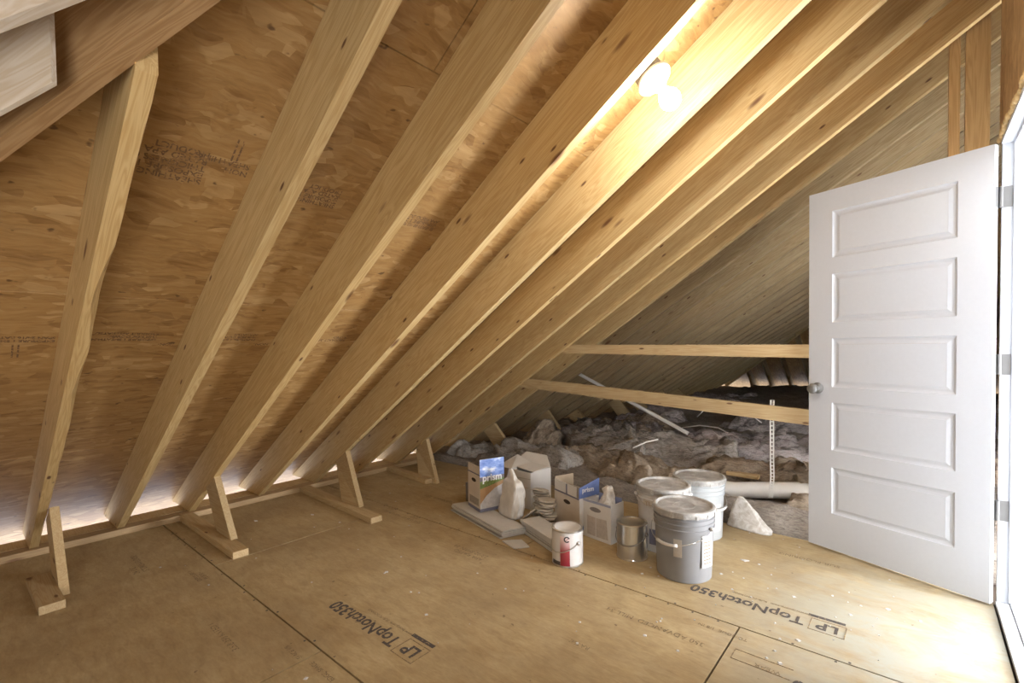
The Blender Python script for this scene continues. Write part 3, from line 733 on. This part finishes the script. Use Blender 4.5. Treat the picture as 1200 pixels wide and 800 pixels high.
_t = bpy.data.objects['printed_lettering']; _t.parent = t; _t.location = (math.cos(FA-.42)*(f(.3)+.010)-.03*math.cos(FA+PI/2), math.sin(FA-.42)*(f(.3)+.010)-.03*math.sin(FA+PI/2), .266)
bail(t, .150, .30, FA+.2, .05, STEEL)
t, f = bucket((-1.018, 2.945, 0), 'rear pale blue-grey bucket with flat lid nearest the white pipe', BUCK_B, .36)
plab(t, f, .06, .22, FA+.25, FA+1.0, PAPER)
bail(t, .150, .28, FA+.9, .09, STEEL)

# ---- paint cans
def can(loc, label, body, h=.19, r=.0835, bailang=0, lidtop=True):
    t = thing('paint_can', label, 'paint can', loc)
    bm = bmesh.new(); lathe(bm, [(0, .004), (r-.004, .003), (r-.001, 0), (r, .002), (r, .006), (r-.002, .008), (r-.002, h-.008), (r, h-.006), (r, h-.001), (r-.002, h), (r-.005, h), (r-.006, h-.006), (0, h-.006)], 48)
    obj('body', bm, body, t, smooth=True).modifiers.new('e', 'EDGE_SPLIT').split_angle = math.radians(35)
    bm = bmesh.new(); lathe(bm, [(0, h-.004), (r-.019, h-.004), (r-.016, h-.001), (r-.014, h-.0005), (r-.012, h-.004), (r-.008, h-.004), (r-.0068, h+.001), (0, h+.0005)][:6]+[(r-.007, h-.003), (r-.007, h-.0055), (0, h-.0055)], 48)
    return t, bm
t, bm = can((-1.432, 2.125, 0), 'paint can with white label and red stripe in front of the cartons', STEEL, .19)
l_ = obj('lid', bm, plain('white_smeared_lid', (.80,.79,.77), .5, var=.08, sc=30), t, smooth=True)
bm = bmesh.new(); patch(bm, .0822, .010, .180, FA-1.9, FA+2.0, 60, .0006); obj('label', bm, plain('can_label_white', (.76,.74,.72), .5, var=.04, sc=40), t)
bm = bmesh.new(); patch(bm, .0831, .010, .165, FA-.24, FA+.38, 16, .0004); obj('red_stripe', bm, REDP, t)
bm = bmesh.new(); patch(bm, .0831, .010, .03, FA-.9, FA-.25, 16, .0004); obj('printed_lettering_band', bm, BLACKP, t)
bm = bmesh.new()                       # round dark emblem with a light leaf stroke
for (rr, w0) in ((.0165, .0075),):
    n = 20
    for k in range(n-3):
        a, b = 2*PI*k/n+.3, 2*PI*(k+1)/n+.3; th0 = FA+.20
        P = [(rr, a), (rr, b), (rr-w0, b), (rr-w0, a)]
        vsx = []
        for q, aa in P:
            da = q*math.cos(aa)/.0838; z = .150+q*math.sin(aa)
            vsx.append(bm.verts.new((.0840*math.cos(th0+da), .0840*math.sin(th0+da), z)))
        bm.faces.new(vsx)
for k in range(6):
    da = (-.006+.0024*k)/.0838; z = .142+.0022*k
    th0 = FA+.20
    vsx = [bm.verts.new((.0841*math.cos(th0+da+e), .0841*math.sin(th0+da+e), z+d)) for e, d in ((0, 0), (.03, .002), (.045, .007), (.01, .004))]
    bm.faces.new(vsx)
obj('emblem', bm, BLACKP, t)
bail(t, .083, .125, FA-.62, .05, STEEL, grip=False, out=.004)
t, bm = can((-1.195, 2.405, 0), 'unlabelled silver paint can between the bag carton and grey bucket', STEEL, .19)
obj('lid', bm, STEEL, t, smooth=True); bail(t, .083, .135, FA-.35, .055, GALV, grip=False, out=.004)

# ---- tiles: two stacks of large tiles; each tile a thing
def quad_tile(P, z0, th, jit=0, name='floor_tile', label='', group=None, mat=TILE, cat='tile'):
    bm = bmesh.new(); dx, dy = random.uniform(-jit, jit), random.uniform(-jit, jit)
    hexa(bm, [(x+dx, y+dy, z0+.0004) for x, y in P], [(x+dx, y+dy, z0+th) for x, y in P])
    return tag(obj(name, bm, mat, None, bevel=.0012), label, cat, group)
PA = [(-2.520, 2.285), (-1.905, 2.125), (-1.840, 2.275), (-2.455, 2.440)]
for k in range(5):
    quad_tile(PA, .0110*k, .0082, .012, label='flat grey rectangular tile in the low stack under the printed carton', group='grey tiles stacked under the printed carton')
PB = [(-1.885, 2.285), (-1.555, 2.155), (-1.50, 2.275), (-1.83, 2.41)]
for k in range(7):
    quad_tile(PB, .0122*k, .0088, .010, label='narrow grey tile in the stack behind the red-striped can', group='narrow tiles stacked behind the red can')
quad_tile([(-1.88, 2.100), (-1.755, 2.062), (-1.70, 2.135), (-1.80, 2.185)], 0, .008, 0, label='single pale tile offcut lying flat before the low stack', name='tile_offcut')
PC = [(-2.10, 2.49), (-1.90, 2.44), (-1.86, 2.60), (-2.06, 2.66)]
def blob_sheet(c, a, L, W, z, th, seed):
    """small broken mosaic piece"""
    bm = bmesh.new(); pts = []
    for i in range(7):
        t_ = 2*PI*i/7; r = 1+.22*noise.noise(Vector((seed, i*1.7, 2)))
        x, y = L*r*math.cos(t_), W*r*math.sin(t_); pts.append((c[0]+x*math.cos(a)-y*math.sin(a), c[1]+x*math.sin(a)+y*math.cos(a)))
    tilt = random.uniform(-.08, .08)
    hexa(bm, [(x, y, z+tilt*(x-c[0])) for x, y in pts], [(x, y, z+th+tilt*(x-c[0])) for x, y in pts]); return bm
zz = 0.002
for col, (cx, cy, n) in enumerate([(-1.845, 2.500, 9), (-1.965, 2.60, 10)]):
    for k in range(n):
        z = .008+k*.0175
        o = obj('mosaic_tile', blob_sheet((cx+random.uniform(-.018, .018), cy+random.uniform(-.01, .01)), random.uniform(-.5, .2), .068, .052, z, .011, k+col*20), MOSAIC, None, bevel=.002)
        tag(o, 'beige stone piece in the loose pile between the two cartons', 'tile', 'beige stone pieces piled between the cartons')
for (a, b, lab) in [((-2.00, 2.42, .004), (-1.90, 2.50, .10), 'beige strip leaning against the loose stone pile'), ((-2.05, 2.56, .18), (-1.86, 2.52, .205), 'beige strip lying on top of the loose stone pile')]:
    bm = bmesh.new(); beam(bm, a, b, (.3, -1, .4), .045, .008); tag(obj('stone_strip', bm, MOSAIC), lab, 'tile')

# ---- cartons
def carton(name, label, A, B, depth, z0, h, mats, flaps=(), wall=.004, cat='box'):
    """open carton: A->B front-left face's foot, depth along the other face. returns thing and axes (local u along AB, v along depth)"""
    A = Vector((*A, z0)); B = Vector((*B, z0)); u = (B-A); L = u.length; u.normalize()
    t = thing(name, label, cat, A, math.atan2(u.y, u.x))
    def pan(nm, a, b, mat=mats[0]): return obj(nm, box(a, b), mat, t)
    pan('front_panel', (0, 0, 0), (L, wall, h)); pan('back_panel', (0, depth-wall, 0), (L, depth, h)); pan('side_panel', (0, wall, 0), (wall, depth-wall, h))
    pan('side_panel', (L-wall, wall, 0), (L, depth-wall, h), mats[1]); pan('bottom_panel', (wall, wall, .0005), (L-wall, depth-wall, .004), CARDIN)
    return t, L, u
# printed carton with the sky picture
t, L, u = carton('carton', 'printed carton with blue sky picture standing on the low tile stack', (-2.399, 2.332), (-2.224, 2.271), .185, .0535, .25, (CARDP, CARDW))
e = .0008; D = .185
def sidequad(nm, x, pts, mat, th=.0008):       # picture piece on the +x side face; pts in (v,z)
    bm = bmesh.new(); hexa(bm, [(x, v, z) for v, z in pts], [(x+th, v, z) for v, z in pts]); return obj(nm, bm, mat, t)
sidequad('side_flap', L-.004, [(0.0, .2505), (D, .2505), (D, .352), (0, .352)], CARDW, .004)
sidequad('sky_picture', L+.0003, [(0, .235), (D, .235), (D, .352), (0, .352)], SKYP)
sidequad('green_band', L+.0003, [(0, .155), (D*.5, .175), (D, .200), (D, .2345), (0, .2345)], GREENP)
sidequad('dark_hills', L+.0012, [(0, .205), (D, .215), (D, .2345), (0, .2345)], plain('printed_hills', (.20,.17,.20), .6, var=.2))
sidequad('clay_band', L+.0003, [(0, .055), (D*.25, .105), (D*.6, .150), (D, .175), (D, .1995), (D*.5, .1745), (0, .1545)], ORANGEP)
sidequad('pebble_picture', L+.0003, [(0, .022), (D, .022), (D, .174), (D*.6, .149), (D*.25, .104), (0, .054)], PEBBLE)
sidequad('dark_foot_band', L+.0003, [(0, 0), (D, 0), (D, .0215), (0, .0215)], NAVY)
w_ = text('printed_lettering', 'prism', .066, (0, 0, 0), (0, 1, 0), (1, 0, 0), WHITEINK, None, bold=.0018, lift=0)
w_.parent = t; w_.location = (L+.0022, .018, .205)
def frontq(t, nm, pts, mat, th=.0008):
    bm = bmesh.new(); hexa(bm, [(x, -.0003, z) for x, z in pts], [(x, -.0003-th, z) for x, z in pts]); return obj(nm, bm, mat, t)
frontq(t, 'dark_foot_band', [(0, 0), (L, 0), (L, .02), (0, .02)], NAVY)
frontq(t, 'small_print', [(.02, .035), (L-.02, .035), (L-.02, .085), (.02, .085)], plain('dull_print', (.40,.35,.29), .8, var=.25, sc=90))
def oval(t, cx, cz, rx, rz, mat, nm='hand_hole'):
    bm = bmesh.new(); n = 18; p_ = [(cx+rx*math.cos(2*PI*i/n), cz+rz*math.sin(2*PI*i/n)) for i in range(n)]
    hexa(bm, [(x, -.0004, z) for x, z in p_], [(x, -.0012, z) for x, z in p_]); obj(nm, bm, mat, t)
oval(t, L*.5, .20, .034, .013, DARK)
frontq(t, 'blue_band', [(0, .243), (L, .243), (L, .251), (0, .251)], NAVY)
for x0, x1 in ((0.002, L*.48), (L*.52, L-.004)):
    obj('top_flap', box((x0, .001, .2515), (x1, .0045, .305)), CARDP, t)
# second open carton
t, L, u = carton('carton', 'open brown carton with blue flap between tiles and bagged carton', (-1.815, 2.550), (-1.566, 2.456), .155, .0005, .225, (CARDP, CARDW))
D = .155
oval(t, L*.52, .175, .036, .013, DARK)
frontq(t, 'blue_band', [(0, .217), (L, .217), (L, .2255), (0, .2255)], NAVY)
for x0, x1 in ((0.002, L*.47), (L*.53, L-.03)):
    obj('top_flap', box((x0, .001, .2265), (x1, .0045, .290)), CARDW, t)
obj('blue_tie', box((L*.47+.002, .001, .2265), (L*.53-.002, .0042, .285)), NAVY, t)
sidequad('blue_flap', L-.004, [(0, .2255), (D, .235), (D, .335), (0, .290)], BLUE, .005)
sidequad('blue_patch', L+.0003, [(.02, .03), (D*.9, .06), (D*.9, .16), (.05, .12)], BLUE)
w_ = text('printed_lettering', 'prism', .040, (0, 0, 0), (0, 1, 0), (1, 0, 0), WHITEINK, None, bold=.001, lift=0); w_.parent = t; w_.location = (L+.0016, .022, .262)
obj('side_flap', box((.0005, .004, .2265), (.0045, D-.004, .305)), CARD, t)
# carton with plastic liner
t, L, u = carton('carton', 'white carton with clear plastic liner sticking out, next to silver can', (-1.555, 2.485), (-1.352, 2.455), .125, .0005, .228, (CARDW, CARDW))
D = .125
obj('liner_fold', box((.008, .118, .12), (L-.008, .1205, .245)), plain('blue_inside', (.33,.38,.60), .7), t)
oval(t, L*.45, .178, .042, .014, plain('torn_hole', (.30,.28,.28), .8))
frontq(t, 'printed_panel', [(.03, .02), (L*.45, .018), (L*.45, .13), (.03, .135)], plain('faint_print', (.60,.53,.47), .8, var=.12, sc=50))
frontq(t, 'printed_panel', [(L*.48, .018), (L-.02, .02), (L-.03, .135), (L*.48, .13)], plain('faint_print_two', (.63,.57,.50), .8, var=.12, sc=50))
frontq(t, 'blue_lip', [(0, .214), (L, .214), (L, .228), (0, .228)], plain('pale_blue_lip', (.42,.46,.62), .7))
bm = bmesh.new()
n = 16; rings = []
for j in range(7):
    ring = []
    for i in range(n):
        a = 2*PI*i/n; q = j/6; r = .062*(1-q*.72)+.030*noise.noise(Vector((i*.9, j*.7, 5)))
        ring.append(bm.verts.new((L*.62+r*math.cos(a)*1.1+.02*q, D*.5+r*math.sin(a)*.8, .17+.15*q+.012*noise.noise(Vector((i, j, 9))))))
    rings.append(ring)
for a, b in zip(rings, rings[1:]):
    for i in range(n): bm.faces.new((a[i], a[(i+1)%n], b[(i+1)%n], b[i]))
bm.faces.new(rings[-1])
obj('plastic_liner', bm, FILM, t, smooth=True)
# big white carton behind
t, L, u = carton('carton', 'large white opened carton behind the plastic bag', (-2.275, 2.655), (-2.085, 2.640), .22, .0005, .262, (CARDW, CARDW))
D = .22
bm = bmesh.new(); hexa(bm, [(0, .06, .262), (L, .03, .262), (L, .20, .268), (0, .21, .268)], [(0, .06, .266), (L, .03, .266), (L, .20, .272), (0, .21, .272)]); obj('inner_flap', bm, CARDW, t)
bm = bmesh.new(); hexa(bm, [(-.17, .02, .245), (0, -.004, .262), (0, D, .264), (-.17, D+.02, .300)], [(-.17, .02, .249), (0, -.004, .266), (0, D, .268), (-.17, D+.02, .304)]); obj('side_flap', bm, CARDW, t)
bm = bmesh.new(); hexa(bm, [(-.16, D, .262), (L, D-.004, .262), (L-.1, D+.07, .325), (-.12, D+.07, .325)], [(-.16, D+.004, .262), (L, D, .262), (L-.1, D+.074, .325), (-.12, D+.074, .325)]); obj('back_flap', bm, CARDW, t)
bm = bmesh.new(); hexa(bm, [(-.16, .05, 0), (-.005, .05, 0), (-.005, D, 0), (-.16, D, 0)], [(-.16, .05, .24), (-.005, .05, .24), (-.005, D, .24), (-.16, D, .24)]); obj('inner_carton', bm, CARDP, t)
frontq(t, 'fold_line', [(.0, .205), (L, .215), (L, .219), (0, .209)], PAPERT)
# dark little carton left behind the printed one
t, L, u = carton('carton', 'small dark scuffed carton half hidden left of the printed carton', (-2.60, 2.50), (-2.47, 2.45), .12, .0005, .14, (plain('scuffed_dark_card', (.26,.24,.22), .8, var=.2), CARD))
oval(t, L*.6, .075, .022, .016, BLACKP)

# ---- plastic bags
def bag(name, label, loc, rz, prof, seed, sx=1, sy=.7, mat=FILM, top=None):
    t = thing(name, label, 'bag', loc, rz); bm = bmesh.new(); n = 56; rings = []
    prof = [tuple(a[i]+(b[i]-a[i])*q/3 for i in range(3)) for a, b in zip(prof, prof[1:]) for q in range(3)]+[prof[-1]]
    for j, (r, z, dx) in enumerate(prof):
        ring = []
        for i in range(n):
            a = 2*PI*i/n; c, s = math.cos(a), math.sin(a)
            c = math.copysign(abs(c)**.75, c); s = math.copysign(abs(s)**.75, s)
            k = 1+.20*noise.noise(Vector((c*2.0, s*2.0, z*9+seed)))+.16*(abs(noise.noise(Vector((c*5, s*5, z*16+seed))))-.25)+.05*noise.noise(Vector((c*14, s*14, z*40)))
            if j == 0: k = 1
            ring.append(bm.verts.new((r*c*sx*k+dx, r*s*sy*k, z)))
        rings.append(ring)
    for a, b in zip(rings, rings[1:]):
        for i in range(n): bm.faces.new((a[i], a[(i+1)%n], b[(i+1)%n], b[i]))
    bm.faces.new(rings[0][::-1]); bm.faces.new(rings[-1])
    o = obj('bag_body', bm, mat, t, smooth=True); return t
PBAG = plain('milky_plastic', (.78,.74,.68), .35, var=.12, sc=16, bump=.4)
t = bag('plastic_bag', 'filled clear plastic bag slumped against the printed carton', (-2.015, 2.355, .0535), -.28,
    [(.078, .001, -.020), (.090, .02, -.018), (.088, .06, -.010), (.084, .10, .0), (.080, .14, .010), (.074, .18, .018), (.068, .215, .022), (.060, .235, .020), (.034, .25, .008), (.026, .275, -.002), (.020, .295, -.008), (.012, .31, -.01)], 3, 1.22, .62, PBAG)
t = bag('plastic_bag', 'crumpled printed plastic bag lying before the white pipe', (-.80, 3.20, .001), -.15,
    [(.135, .001, 0), (.13, .02, 0), (.105, .06, -.015), (.075, .11, -.03), (.045, .155, -.04), (.016, .195, -.05)], 8, 1.0, .32, FILM)
for k in range(4):
    pass

# ---- pipes, strap, wires
bm = bmesh.new(); tube(bm, [(-1.30, 3.47, .135), (-.95, 3.47, .155), (-.35, 3.47, .262), (.25, 3.47, .36)], .053, 28)
p_ = tag(obj('drain_pipe', bm, PVC, None, smooth=True), 'thick white drain pipe across the insulation behind the buckets', 'pipe')
p_.modifiers.new('e', 'EDGE_SPLIT').split_angle = math.radians(60)
bm = bmesh.new(); bx(bm, (-1.05, 3.60, .215), (-.84, 3.65, .24)); tag(obj('wood_offcut', bm, PINE_PALE), 'small pale wood offcut on top of the drain pipe by the bucket', 'offcut')
bm = bmesh.new(); tube(bm, [(-2.69, 4.22, .873), (-1.55, 4.22, .37)], .0165, 14)
tag(obj('thin_pipe', bm, PVC), 'thin white pipe leaning from the rafters down into the insulation', 'pipe')
# perforated strap: flat band with holes, from behind the lower rail down round the pipe
bm = bmesh.new()
path = [(-.688, 3.296, .805), (-.690, 3.297, .77), (-.694, 3.31, .68), (-.700, 3.34, .55), (-.706, 3.37, .42), (-.708, 3.392, .30), (-.716, 3.400, .22), (-.720, 3.405, .16)]
def lerp_path(s):
    n = len(path)-1; x = s*n; i = min(int(x), n-1); return Vector(path[i]).lerp(Vector(path[i+1]), x-i)
N_ = 34; hw = .0125
for k in range(N_):
    a, b = lerp_path(k/N_), lerp_path((k+1)/N_); q = a.lerp(b, .32)
    for (p1, p2, x0, x1) in ((a, q, -hw, hw), (q, b, -hw, -hw*.38), (q, b, hw*.38, hw)):
        hexa(bm, [p1+Vector((x0, 0, 0)), p1+Vector((x1, 0, 0)), p1+Vector((x1, .0015, 0)), p1+Vector((x0, .0015, 0))], [p2+Vector((x0, 0, 0)), p2+Vector((x1, 0, 0)), p2+Vector((x1, .0015, 0)), p2+Vector((x0, .0015, 0))])
tag(obj('hanger_strap', bm, PVC), 'white perforated strap hanging from the lower rail to the pipe', 'strap')
for lab, pts in [('thin white wire arching over the insulation behind the strap', [(-1.95, 5.6, .32), (-1.80, 5.55, .47), (-1.60, 5.5, .50), (-1.35, 5.45, .42), (-1.2, 5.4, .32)]),
                 ('short pale wire poking from the insulation behind the buckets', [(-1.75, 3.55, .33), (-1.66, 3.60, .38), (-1.56, 3.66, .41)]),
                 ('faint grey wire lying low in the insulation', [(-1.9, 5.0, .28), (-1.7, 4.95, .33), (-1.5, 4.9, .33), (-1.3, 4.8, .27)])]:
    P = []
    for a, b in zip(pts, pts[1:]):
        for k in range(5): P.append(Vector(a).lerp(Vector(b), k/5))
    bm = bmesh.new(); tube(bm, P, .006, 8); tag(obj('wire', bm, PVC, None, smooth=True), lab, 'wire')

# ---- insulation
def nz(x, y, s=0):
    v = Vector((x, y, s)); return noise.fractal(v, 1.0, 2.1, 4)
def bed_h(x, y):
    h = .06+.05*nz(x*1.1, y*1.1, 2)+.05*(1-abs(nz(x*2.7, y*2.7, 7))*1.6)+.02*nz(x*11, y*11, 4)
    return max(.02, (h+.015)*(1 if x > -3.2 else .45))
bm = bmesh.new(); nx, ny = 150, 230; Vs = []
for j in range(ny+1):
    y = 3.243+(YH-.02-3.243)*(j/ny)**1.7
    Vs.append([bm.verts.new((x, y, -.06 if j == 0 else min(bed_h(x, y), (zd(x)-.02 if x < -3 else 9)))) for x in [-4.11+(i/nx)*8.6 for i in range(nx+1)]])
for j in range(ny):
    for i in range(nx): bm.faces.new((Vs[j][i], Vs[j][i+1], Vs[j+1][i+1], Vs[j+1][i]))
tag(obj('insulation_bed', bm, INS4, None, smooth=True), 'rumpled bed of dark fibre insulation filling the attic floor beyond', 'insulation', kind='stuff')
def batt(c, rz, L, W, T, seed, mat, label, group=None, tilt=0, roll=0, amp=.06, name='insulation_batt'):
    bm = bmesh.new(); nx, ny = 40, 22
    def pt(u, v, top):
        x = (u-.5)*L; y = (v-.5)*W
        ed = min(u, 1-u)*L; ev = min(v, 1-v)*W; k = min(1, (min(ed, ev)/.022))**.5
        q = (x*1.3+.25*nz(x*2, y*2, seed), y*5.5+.8*nz(x*1.6, y*1.6, seed+5))
        fold = abs(nz(q[0]*1.1, q[1]*.8, seed+9)); fold2 = abs(nz(q[0]*3, q[1]*2.2, seed+2))
        sag = amp*1.1*nz(x*1.7, y*2.0, seed)
        z = sag + .16*fold + .07*fold2 - .03 + .012*nz(x*22, y*30, seed+1) + (T*.62*k if top else 0)
        z -= .10*max(0, 1-min(ed, ev)/.09)**2
        jx = .07*nz(y*5, z*8, seed+1); jy = .06*nz(x*5, z*8, seed+2)
        return (x+jx, y+jy, z)
    top = [[bm.verts.new(pt(i/nx, j/ny, True)) for i in range(nx+1)] for j in range(ny+1)]
    bot = [[top[j][i] if (i in (0, nx) or j in (0, ny)) else bm.verts.new(pt(i/nx, j/ny, False)) for i in range(nx+1)] for j in range(ny+1)]
    for j in range(ny):
        for i in range(nx):
            bm.faces.new((top[j][i], top[j][i+1], top[j+1][i+1], top[j+1][i]))
            bm.faces.new((bot[j][i], bot[j+1][i], bot[j+1][i+1], bot[j][i+1]))
    o = obj(name, bm, mat, None, smooth=True); o.location = (c[0], c[1], c[2]+.0); o.rotation_euler = (roll, tilt, rz)
    return tag(o, label, 'insulation', group)
# hand-placed pieces along the floor edge, left to right
B = lambda *a, **k: batt(*a, **k)
B((-3.45, 3.62, .02), .25, .75, .5, .10, 1.0, INS1, 'grey insulation batt at the far left end, under the rafter feet')
B((-3.02, 3.98, .14), .9, .50, .36, .13, 2.0, INS2, 'ragged brown insulation flap standing up left of centre', tilt=-.75, roll=.25)
B((-2.72, 3.62, .08), -.15, 1.05, .46, .15, 3.0, INS1, 'grey-brown batt just behind the large white carton')
B((-2.30, 4.15, .15), -.35, 1.2, .5, .16, 4.0, INS1, 'pale grey dusty batt across the middle of the heap')
B((-1.95, 3.62, .09), -.28, 1.05, .42, .17, 5.0, INS2, 'brown fibrous batt sloping down behind the open carton', roll=-.12)
B((-1.50, 3.52, .08), -.12, .9, .36, .15, 6.0, INS2, 'tan insulation tuft behind the left bucket lid', roll=-.15)
B((-1.60, 4.15, .14), .1, 1.0, .5, .16, 7.0, INS1, 'light grey crumpled batt behind the buckets')
B((-.80, 3.85, .12), .05, .95, .45, .16, 8.0, INS2, 'brown tufted batt behind the white drain pipe')
B((-.25, 3.62, .10), .1, .8, .5, .17, 9.0, INS2, 'reddish brown batt next to the open door edge')
B((-.62, 3.36, .02), .04, .85, .17, .09, 10.0, INS2, 'low brown fibre strip under the drain pipe at floor edge', amp=.02)
B((-2.75, 4.7, .10), -.5, 1.2, .5, .15, 11.0, INS1, 'grey batt leaning over behind the standing flap', roll=.3)
B((-1.05, 4.6, .18), .35, 1.1, .5, .17, 12.0, INS3, 'mauve-grey batt behind the hanging strap')
rs = random.Random(11)
for k in range(38):
    y = 4.5+rs.random()**1.4*6.5; x = rs.uniform(-3.15, 1.2)
    if abs(x+2.2) < .5 and y < 4.6: continue
    B((x, y, rs.uniform(.02, .10)*(1 if y < 7 else .3)), rs.uniform(-.9, .9), rs.uniform(.8, 1.4), rs.uniform(.4, .6), rs.uniform(.08, .15)*(1 if y < 7 else .6), 20+k*1.7,
      [INS1, INS2, INS3, INS3][rs.randrange(4)] if y < 6.5 else INS3, 'rumpled insulation batt in the heap beyond the floor edge', 'loose insulation batts', roll=rs.uniform(-.25, .25), tilt=rs.uniform(-.12, .12), amp=.07)
